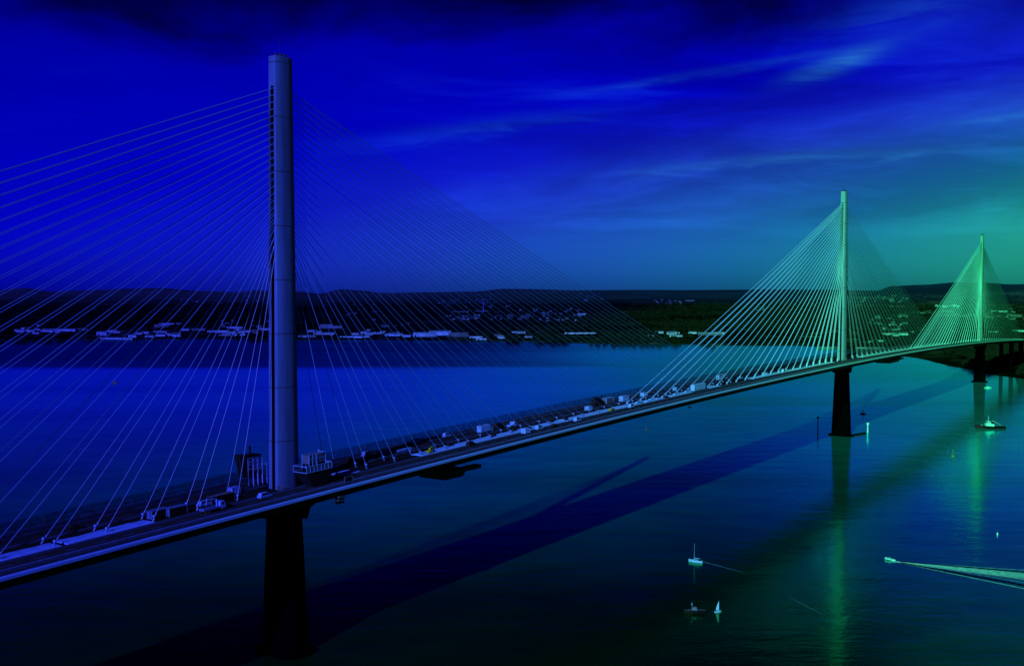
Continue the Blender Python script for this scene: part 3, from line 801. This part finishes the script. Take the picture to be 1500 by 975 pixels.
# sailing yacht
p = at(1019, 823); a_y = math.radians(152)
r = empty('sailing_yacht', (p.x, p.y, .1), a_y)
hull(10.5, 3.2, 1.35, .5).build('hull', M['white'], r)
c = MB(); c.loft([[(-1.5,-.9,1.4),(2.0,-.75,1.5),(2.0,.75,1.5),(-1.5,.9,1.4)], [(-1.3,-.7,1.95),(1.5,-.5,1.95),(1.5,.5,1.95),(-1.3,.7,1.95)]]); cb = c.build('cabin', M['white'], r)
c = MB(); c.box(-1.1,1.2,.84,.88,1.55,1.8); c.box(-1.1,1.2,-.88,-.84,1.55,1.8); c.build('cabin_window', M['glass'], cb)
c = MB(); c.tube((1.0,0,1.9),(1.0,0,13.5),.11,.06,n=6); c.build('mast', M['white'], r)
c = MB(); c.tube((1.0,0,2.9),(-3.2,0,2.8),.17,n=6); c.build('boom', M['white'], r)
c = MB(); c.tube((5.2,0,1.9),(1.0,0,13.3),.025,n=4); c.tube((-5.1,0,1.5),(1.0,0,13.3),.025,n=4); c.tube((1,1.4,1.5),(1,0,11),.02,n=4); c.tube((1,-1.4,1.5),(1,0,11),.02,n=4); c.build('rigging', M['grey'], r)
c = MB(); c.box(-4.0,-2.0,-.8,.8,1.36,1.5); c.build('cockpit', M['grey'], r)
r.scale = (.64,)*3
tag(r, 'white sailing yacht with bare mast and lowered sails motoring away from a thin wake', 'sailing boat')
# dark workboat
p = at(1018, 897)
r = empty('workboat', (p.x, p.y, .1), math.radians(178))
hull(8.6, 3.0, .95, .6).build('hull', M['hullblack'], r)
c = MB(); c.box(-.8,1.4,-.8,.8,.95,2.2,tx=.25,ty=.1); cb = c.build('wheelhouse', M['violet'], r)
c = MB(); c.box(1.1,1.24,-.6,.6,1.5,2.0); c.build('cabin_window', M['glass'], cb)
c = MB(); c.tube((1.2,0,2.2),(1.2,0,4.2),.06); c.box(1.0,1.4,-.15,.15,3.0,3.5); c.build('mast', M['pale'], r)
c = MB(); c.box(2.0,4.0,1.0,1.1,1.25,1.32); c.tube((-3.8,1.3,1.5),(2.8,1.2,1.5),.05); c.build('rail', M['line'], r)
tag(r, 'small black workboat with a short mast in the dark water near the bottom edge', 'boat')
# dinghy with sail
p = at(1052, 896)
r = empty('sailing_dinghy', (p.x, p.y, .05), math.radians(20))
hull(2.8, 1.3, .4, .2).build('hull', M['white'], r)
c = MB(); c.tube((.3,0,.3),(.3,0,4.4),.05,n=5); c.build('mast', M['white'], r)
c = MB(); c.add([(.25,0,.7),(-.95,.15,.75),(-.55,.22,2.2),(.2,0,4.2)], [(0,1,2,3),(3,2,1,0)][:1]); c.build('sail', M['white'], r)
tag(r, 'tiny sailing dinghy with one narrow white sail beside the black workboat', 'dinghy')
# speedboat + wake
p0 = at(1304, 820); p1 = at(1420, 838)
hd = math.atan2(p0.y-p1.y, p0.x-p1.x)
r = empty('speedboat', (p0.x, p0.y, .25), hd); r.rotation_euler = (0, -.06, hd)
hull(7.2, 2.4, .8, .3).build('hull', M['white'], r)
c = MB(); c.box(-.6,1.2,-.7,.7,.8,1.5,tx=.35,ty=.12); c.build('console', M['pale'], r)
c = MB(); c.box(.9,1.0,-.6,.6,1.2,1.75); c.build('windscreen', M['glass'], r)
c = MB(); c.box(-3.9,-3.5,-.3,.3,.2,1.3); c.build('outboard_motor', M['dark'], r)
c = MB(); c.tube((-1.2,-.9,.8),(-1.2,-.9,2.2),.04); c.tube((-1.2,.9,.8),(-1.2,.9,2.2),.04); c.tube((-1.2,-.9,2.2),(-1.2,.9,2.2),.04); c.build('arch', M['dark'], r)
r.scale = (.68,)*3
tag(r, 'white speedboat racing left with a long spreading wake', 'speedboat')
def ribbon(name, pts, wfun, ffun, zf, label=None, ridge=0.0, mt=None):
    """a strip of foam laid on the water along pts, strength kept on the vertices"""
    c = MB(); n = len(pts); NW = 5; att = []
    for i, p in enumerate(pts):
        d = (pts[min(n-1, i+1)]-pts[max(0, i-1)]); d.z = 0; d.normalize(); sd = Vector((-d.y, d.x, 0))
        for j in range(NW):
            s = j/(NW-1)*2-1
            q_ = p+sd*(s*wfun(i/(n-1))); q_.z = zf + ridge*(1-s*s)
            c.v.append(q_); att.append(ffun(i/(n-1))*(1-abs(s)**2.0*.95))
    for i in range(n-1):
        for j in range(NW-1):
            c.f.append((i*NW+j, i*NW+j+1, (i+1)*NW+j+1, (i+1)*NW+j)); c.m.append(0); c.sm.append(True)
    o = c.build(name, mt or M['foam'])
    a = o.data.attributes.new('foam', 'FLOAT', 'POINT'); a.data.foreach_set('value', att)
    o['kind'] = 'stuff'
    return o
def line(a, b, n=30, bend=0.0):
    a = at(*a); b = at(*b); d = b-a; sd = Vector((-d.y, d.x, 0)).normalized()
    return [a+d*(i/n)+sd*(bend*math.sin(PI*i/n)) for i in range(n+1)]
ribbon('wake_foam', line((1306,821.5),(1560,850),60), lambda s: 1.2+8.5*s, lambda s: 1.9*(1-.62*s), .05)
ribbon('wake_foam', line((1306,821.5),(1560,874),60), lambda s: .6+.8*s, lambda s: min(1, s*4)*.65, .07)
ribbon('wake_foam', line((1330,823),(1570,840),60), lambda s: .5+.7*s, lambda s: min(1, s*3)*.5, .09)
ribbon('wake_foam', line((1360,829),(1560,863),60), lambda s: .5+.8*s, lambda s: .35, .11)
for a, b, hgt in (((1320,824),(1570,869),.35),((1318,822),(1570,843.5),.28)):
    pts = line(a, b, 70)
    ribbon('wake_wave', pts, lambda s: .5+1.1*s, lambda s: 1, .02, ridge=hgt, mt=M['water'])
ribbon('wake_foam', line((1031,822.5),(1100,841),40), lambda s: .35+.5*s, lambda s: .75*(1-s)**1.2, .05)
ribbon('wake_foam', line((1145,868),(1215,905),40), lambda s: .35+.2*s, lambda s: .20*math.sin(PI*s), .05)
# tug
p = at(1450, 627)
r = empty('tugboat', (p.x, p.y, .1), math.radians(175))
hull(29, 8.6, 2.2, 1.6, .8).build('hull', M['hullblack'], r)
c = MB(); c.box(-3.5,5.0,-2.8,2.8,2.2,4.6,tx=.3,ty=.2); c.build('deckhouse', M['white'], r)
c = MB(); c.box(-.8,4.0,-1.9,1.9,4.61,7.2,tx=.5,ty=.3); wh = c.build('wheelhouse', M['white'], r)
c = MB(); c.box(-.6,3.9,-1.95,1.95,5.7,6.5); c.build('window_band', M['glass'], wh)
c = MB(); c.tube((1.6,0,7.2),(1.6,0,13.2),.18,.1); c.box(1.2,2.0,-.9,.9,9.6,9.9); c.build('mast', M['white'], r)
c = MB(); c.box(-3.3,-1.8,-1.6,-.6,4.61,7.0); c.box(-3.3,-1.8,.6,1.6,4.61,7.0); c.build('funnel', M['dark'], r)
c = MB(); c.tube((-2.5,0,7.6),(-10.6,0,3.6),.22,.12); c.tube((-2.5,0,4.4),(-2.5,0,7.6),.25); c.build('crane_boom', M['white'], r)
c = MB(); c.tube((-13,-3.2,3.1),(-4,-3.6,3.1),.08); c.tube((-13,3.2,3.1),(-4,3.6,3.1),.08); c.box(7.5,9.0,-.8,.8,2.5,3.6); c.build('rail', M['pale'], r)
r.scale = (.9,)*3
tag(r, 'black hulled tugboat with white wheelhouse and raised mast near the right edge', 'tugboat')
# buoys and marks
def buoy(px, py, label, mt, H=4.5, R=1.2, name='buoy'):
    p = at(px, py); r = empty(name, (p.x, p.y, 0))
    c = MB(); c.lathe([(R*.9,-.4),(R,.1),(R,.7),(R*.6,1.0)], 12); c.build('float', mt, r)
    c = MB()
    for k in range(4):
        q_ = PI/4+k*PI/2; c.tube((R*.5*math.cos(q_),R*.5*math.sin(q_),.9),(R*.15*math.cos(q_),R*.15*math.sin(q_),H-.6),.09,n=4)
    c.build('frame', mt, r)
    c = MB(); c.lathe([(.1,H-.6),(R*.32,H-.5),(R*.32,H),(.05,H+.3)], 8); c.build('lantern', mt, r)
    return tag(r, label, 'buoy')
buoy(1396, 668, 'green navigation buoy alone between the speedboat and the tugboat', M['green'], 5, 1.6)
buoy(947, 629, 'small pale buoy on open water below the white articulated lorry', M['grey'], 3, 1.7)
buoy(1010, 596, 'small dark buoy on the water just under the bridge deck', M['dark'], 3, 1.9)
buoy(1461, 783, 'tiny pale buoy in the empty water above the speedboat wake', M['white'], 1.3, .4)
buoy(1264, 606, 'round dark buoy right of the middle pier in the bridge shadow', M['dark'], 3.6, 3.0)
p = at(1271, 633); r = empty('marker_post', (p.x, p.y, 0))
c = MB(); c.tube((0,0,-.5),(0,0,8.2),.75,.55,n=8); c.build('post', M['white'], r)
c = MB(); c.box(-1.0,1.0,-.3,.3,6.8,8.6); c.build('top_board', M['white'], r)
tag(r, 'bright white marker post standing in the water right of the middle pier', 'marker')
p = at(1198, 631); r = empty('marker_post', (p.x, p.y, 0))
c = MB(); c.tube((0,0,-.5),(0,0,11),.5,.4,n=8); c.build('post', M['steel'], r)
c = MB(); c.lathe([(.3,10.8),(1.0,11.2),(1.0,12.6),(.2,13.2)], 8); c.build('topmark', M['steel'], r)
tag(r, 'dark marker pile standing in the water left of the middle pier', 'marker')
p = at(1447, 568); r = empty('motor_boat', (p.x, p.y, .05), 0)
hull(9, 2.6, .9, .3).build('hull', M['white'], r); c = MB(); c.box(-1.5,1.5,-.9,.9,.9,2.0,tx=.3,ty=.1); c.build('cabin', M['white'], r)
tag(r, 'small pale motor boat in the far water beneath the third tower', 'boat')
p = at(168, 561); r = empty('motor_boat', (p.x, p.y, .05), 2.8)
hull(11, 3.2, 1.2, .3).build('hull', M['grey'], r); c = MB(); c.box(-2,1.5,-1.1,1.1,1.2,2.6,tx=.3,ty=.1); c.build('cabin', M['grey'], r)
tag(r, 'small grey motor boat on the calm water at far left behind the cables', 'boat')

# ------------------------------------------------------------------ far shore: sheds, houses, tanks, turbine
def shed_mesh(L, Wd, H):
    c = MB(); c.prism([(-Wd/2,-3),(-Wd/2,H*.75),(0,H),(Wd/2,H*.75),(Wd/2,-3)], -L/2, L/2, 0)
    return c
def house_meshes():
    out = []
    for L, Wd, H in ((12,9,5.0),(16,9,5.0),(10,9,5.5),(20,10,5.5)):
        c = MB(); c.box(-L/2, L/2, -Wd/2, Wd/2, -4, H)
        c.loft([[(-L/2-.4,-Wd/2-.4,H-.02),(-L/2-.4,Wd/2+.4,H-.02),(-L/2-.4,0,H+3.2)], [(L/2+.4,-Wd/2-.4,H-.02),(L/2+.4,Wd/2+.4,H-.02),(L/2+.4,0,H+3.2)]], 1)
        c.box(L/2-2.2, L/2-1.2, -.5, .5, H+1, H+4.3, 0)
        o = c.build('house', [M['wallpale'] if len(out) % 2 == 0 else M['wallgrey'], M['roofdark']]); out.append(o)
    return out
def copy_of(o, loc, rz, s=1.0):
    c = o.copy(); COL.objects.link(c); c.location = loc; c.rotation_euler.z = rz; c.scale = (s, s, s); return c
CLEAR = []
protos = house_meshes(); used = [False]*4
VILL = [ # px0, px1, py0, py1, count, label
 (640,762,438,450,26,'pale house in the hillside village straight above the big white waterfront sheds'),
 (652,800,462,469,34,'pale house in the long terrace line above the right end of the big white sheds'),
 (762,850,453,471,32,'pale house in the dense village left of the dark green field'),
 (846,885,430,441,9,'distant pale house on the ridge near the middle of the skyline'),
 (955,1012,439,446,11,'distant pale house above the dark green field'),
 (1108,1136,450,456,6,'pale house seen through the left cables of the middle tower'),
 (1262,1330,433,443,17,'distant house in the village right of the middle tower near the skyline'),
 (1272,1332,461,484,40,'house in the hillside estate between the middle tower and the third tower'),
 (1345,1398,454,466,18,'house behind the cable fan of the third tower'),
 (1444,1500,450,468,24,'house on the slope right of the third tower'),
 (560,600,474,480,5,'small pale house in the dark wood above the port'),
 (230,400,438,446,12,'faint house on the hill at far left behind the cables'),
 (120,165,452,456,5,'faint house in the dark woods at the far left edge'),
 (325,398,470,480,12,'pale house above the left port buildings beside the near tower'),
 (505,560,442,470,7,'scattered house right of the nearest tower above the port'),
]
for x0, x1, y0, y1, n, lab in VILL:
    n = int(n*1.22)
    k = 0; tries = 0
    while k < n and tries < n*8:
        tries += 1
        fx = random.random(); fy = random.random()
        p = on_land(x0+(x1-x0)*fx, y0+(y1-y0)*fy)
        if p is None: continue
        i = random.randrange(4); rz = random.choice((0.1, .25, -.3, .5))+random.uniform(-.15,.15)
        loc = (p.x, p.y, height(p.x, p.y)); sc = random.uniform(.6, .95)*max(1.0, p.y/6000)
        if not used[i]: o = protos[i]; o.location = loc; o.rotation_euler.z = rz; o.scale = (sc,)*3; used[i] = True
        else: o = copy_of(protos[i], loc, rz, sc)
        CLEAR.append((loc[0], loc[1], 13, 150))
        tag(o, lab, 'house', 'houses: '+lab); k += 1
SHEDS = [ # px, py, length m, depth, height, label
 (42,485.5,60,25,7,'low pale shed at the far left end of the shore'),(88,484.5,150,30,9,'very long pale shed on the far left shore'),(62,478,40,25,8,'small shed above the long pale shed on the far left shore'),(121,484,50,20,7,'low shed just right of the very long pale shed'),
 (150,491,40,30,14,'tall dark edged silo building at the left port'),(172,497,130,22,6,'low quay shed at the waterline of the left port'),(195,494,30,25,11,'pointed roofed quay building of the left port'),
 (238,480,70,30,13,'stepped white hall between the two left ports'),(250,475,110,22,7,'flat roofed long hall behind the stepped white hall'),(236,487,60,20,6,'low store on the shore beneath the stepped white hall'),(250,491,40,20,8,'small pale store at the water beneath the stepped hall'),
 (290,484,70,25,8,'pale shed in the row left of the nearest tower, leftmost'),(325,487,60,25,9,'pale shed in the row left of the nearest tower, second'),(345,481,80,25,9,'pale shed higher up the slope left of the nearest tower'),(365,486,90,28,10,'pale shed in the row left of the nearest tower, third'),(388,484,60,25,9,'pale shed hard against the left edge of the nearest tower'),(330,492,50,16,5,'low dark quay store left of the nearest tower'),
 (450,494,70,20,6,'low white quay shed just right of the nearest tower'),(475,490,90,24,9,'white warehouse second right of the nearest tower'),(485,481,110,26,10,'large stepped warehouse above the quay right of the nearest tower'),(478,478,60,20,9,'dark roofed warehouse at the top of the quay slope'),(520,494,120,18,5,'long low quay building halfway to the big white sheds'),(545,489,90,20,6,'grey low store left of the big white sheds'),(575,492,60,24,8,'small block touching the left side of the big white sheds'),
 (622,493,90,40,15,'big white waterfront shed, leftmost of three'),(645,491,90,40,17,'big white waterfront shed, middle of three'),(672,493,80,36,14,'big white waterfront shed, rightmost of three'),(697,495,50,24,8,'smaller white shed at the right end of the big sheds'),(705,498,40,18,6,'low store at the waterline right of the big sheds'),
 (730,492,30,16,6,'lone little shed on the green shore right of the big sheds'),(850,489,130,24,5,'long low pale building on the shore at mid picture'),
 (990,493,50,20,8,'pale shed on the shore, left of the pair near the middle fan'),(1040,491,95,24,9,'long pale shed behind the lowest cables of the middle tower'),
 (1350,459,120,40,10,'pale works building left of the third tower'),(1385,458,110,36,12,'pale works building directly behind the third tower cables'),(1410,464,60,26,8,'small works building behind the third tower cables'),
 (1462,457,130,40,10,'big pale hall right of the third tower'),(1488,464,70,30,9,'pale hall near the right edge beneath the big hall'),(1458,488,45,20,9,'bright shed right of the foot of the third tower'),(1495,487,60,24,12,'bluish shed at the right edge beyond the bridge'),
 (1010,441,120,40,12,'distant white factory above the dark green field'),(852,461,60,30,9,'white hall at the right end of the dense village'),(675,457,140,26,7,'long bright hall in the fields above the terrace line'),(706,456,120,24,6,'long flat bright roof beside the wind turbine'),(550,457,60,25,7,'low shed in the pale field right of the nearest tower'),
 (1275,512,90,14,6,'low quay building right behind the foot of the middle tower'),(1300,513,70,14,5,'low quay building right of the middle tower, second'),(1215,511,80,14,6,'low quay building left of the middle tower foot'),
]
for px, py, L, Wd, H, lab in SHEDS:
    p = on_land(px, py)
    if p is None: p = on_land(px, py-5)
    if p is None: continue
    L *= .68 if py > 470 else .6; Wd *= .6; H *= .75
    CLEAR.append((p.x, p.y, L/2+14, 420))
    r = empty('warehouse', (p.x, p.y, height(p.x, p.y)), random.uniform(-.12, .12))
    c = MB(); c.box(-L/2, L/2, -Wd/2, Wd/2, -5, H*.8); c.build('wall', M['shedb'] if random.random() < (.3 if py > 470 else .8) else M['shed'], r)
    c = MB()
    nb = max(1, int(L/45))
    for b_ in range(nb):
        xa, xb = -L/2-.5+b_*(L+1)/nb, -L/2-.5+(b_+1)*(L+1)/nb
        c.loft([[(xa,-Wd/2-.5,H*.8+.01),(xb,-Wd/2-.5,H*.8+.01),(xb,Wd/2+.5,H*.8+.01),(xa,Wd/2+.5,H*.8+.01)], [(xa+.3,-.5,H*1.05),(xb-.3,-.5,H*1.05),(xb-.3,.5,H*1.05),(xa+.3,.5,H*1.05)]])
    c.build('roof', random.choice((M['shed'] if py > 470 else M['shedb'], M['wallpale'], M['roofdark'])), r)
    c = MB()
    c.box(-L/2+4, -L/2+9, -Wd/2-.15, -Wd/2-.02, -1, H*.45)
    c.build('loading_door', M['roofdark'], r)
    tag(r, lab, 'warehouse')
c = MB(); c.box(-11, 11, -6, 6, -4, 4.2); c.loft([[(-11.4,-6.4,4.18),(-11.4,6.4,4.18),(-11.4,0,6.4)], [(11.4,-6.4,4.18),(11.4,6.4,4.18),(11.4,0,6.4)]], 1)
q0 = c.build('quay_store', [M['shed'], M['shedb']]); first = True
for x0, x1, y0, y1, n, lab in ((20,135,482,489,9,'small pale store along the quay at the far left end of the shore'),(150,290,484,494,12,'small pale store among the left port halls'),(300,392,483,492,10,'small pale store in the harbour just left of the nearest tower'),
        (440,600,484,495,18,'small pale store along the quay between the nearest tower and the big white sheds'),(690,780,485,496,6,'small pale store on the shore right of the big white sheds'),(930,1080,488,495,8,'small pale store on the shore behind the lowest left cables of the middle tower'),(1265,1345,486,505,8,'small pale store by the water between the middle and third towers')):
    k = 0; tries = 0
    while k < n and tries < 80:
        tries += 1
        p = on_land(random.uniform(x0, x1), random.uniform(y0, y1))
        if p is None: continue
        loc = (p.x, p.y, height(p.x, p.y)); sc = random.uniform(.7, 1.25); rz = random.uniform(-.25, .25)
        if first: o = q0; o.location = loc; o.rotation_euler.z = rz; first = False
        else: o = copy_of(q0, loc, rz, sc)
        CLEAR.append((loc[0], loc[1], 16, 260)); tag(o, lab, 'shed', 'stores: '+lab); k += 1
for k in range(7):
    p = on_land(1372+k*5.2, 451+random.uniform(-2,2))
    if p is None: continue
    c = MB(); c.lathe([(9,-4),(9,11),(8.8,11.5),(2,12.8),(.1,13)], 16)
    o = c.build('storage_tank', M['shed'], None, (p.x, p.y, height(p.x, p.y))); tag(o, 'white round storage tank behind the cables of the third tower', 'tank', 'storage tanks behind the third tower')
p = on_land(708, 457)
r = empty('wind_turbine', (p.x, p.y, height(p.x, p.y)))
c = MB(); c.tube((0,0,-4),(0,0,46),1.5,.8,n=8); c.build('mast', M['white'], r)
c = MB(); c.tube((0,1.5,46),(0,-2.5,46),1.1,n=8); nc = c.build('nacelle', M['white'], r)
for k in range(3):
    q_ = .4+k*2*PI/3; c = MB(); c.tube((0,-2.6,46),(22*math.sin(q_),-2.6,46+22*math.cos(q_)),.9,.2,n=4); c.build('blade', M['white'], r)
tag(r, 'lone white wind turbine above the terrace line of houses', 'wind turbine')

# woodland: one mass of tree crowns that nobody could count
mb = MB()
def clump(p, r, h):
    n = 5; vs = []; ph = random.random()*6
    for k, (rr, zz) in enumerate(((.8, 0), (1.0, .45), (.55, .85))):
        for i in range(n):
            q_ = ph + 2*PI*i/n + k*.5; w = random.uniform(.75, 1.2)
            vs.append((p.x+rr*r*w*math.cos(q_), p.y+rr*r*w*math.sin(q_), p.z+zz*h*random.uniform(.85, 1.15)-1))
    vs.append((p.x, p.y, p.z+h))
    fs = []
    for k in range(2):
        for i in range(n): fs.append((k*n+i, k*n+(i+1) % n, (k+1)*n+(i+1) % n, (k+1)*n+i))
    for i in range(n): fs.append((2*n+i, 2*n+(i+1) % n, 3*n))
    mb.add(vs, fs, 0, False)
GRID = {}
for cx, cy, cw, ca in CLEAR:
    for gx in range(int((cx-cw)//300), int((cx+cw)//300)+1):
        for gy in range(int((cy-ca)//300), int((cy+30)//300)+1): GRID.setdefault((gx, gy), []).append((cx, cy, cw, ca))
def near(x, y): return GRID.get((int(x//300), int(y//300)), ())
cnt = 0
while cnt < 17000:
    d = 1350*(6500/1350)**(random.random()**.9); a = random.uniform(-.56, .56)
    if d < 2350: a = random.uniform(.40, .62)
    x, y = d*math.sin(a), d*math.cos(a)
    s = land_s(x, y)
    if s < 25: continue
    w = noise.noise(Vector((x*.0022, y*.0030, 11))) + .35*noise.noise(Vector((x*.01, y*.01, 2)))
    if w < (-.10 if y > 2400 else -.40): continue
    t_, v_ = (x-OX)*UX+(y-OY)*UY, (x-OX)*VX+(y-OY)*VY
    if abs(v_) < 28 and t_ < 2200: continue
    if any(abs(x-cx) < cw and -ca < y-cy < 30 for cx, cy, cw, ca in near(x, y)): continue
    clump(Vector((x, y, height(x, y))), random.uniform(6, 13), random.uniform(7, 14)); cnt += 1
wd = mb.build('woodland', M['wood']); wd['kind'] = 'stuff'
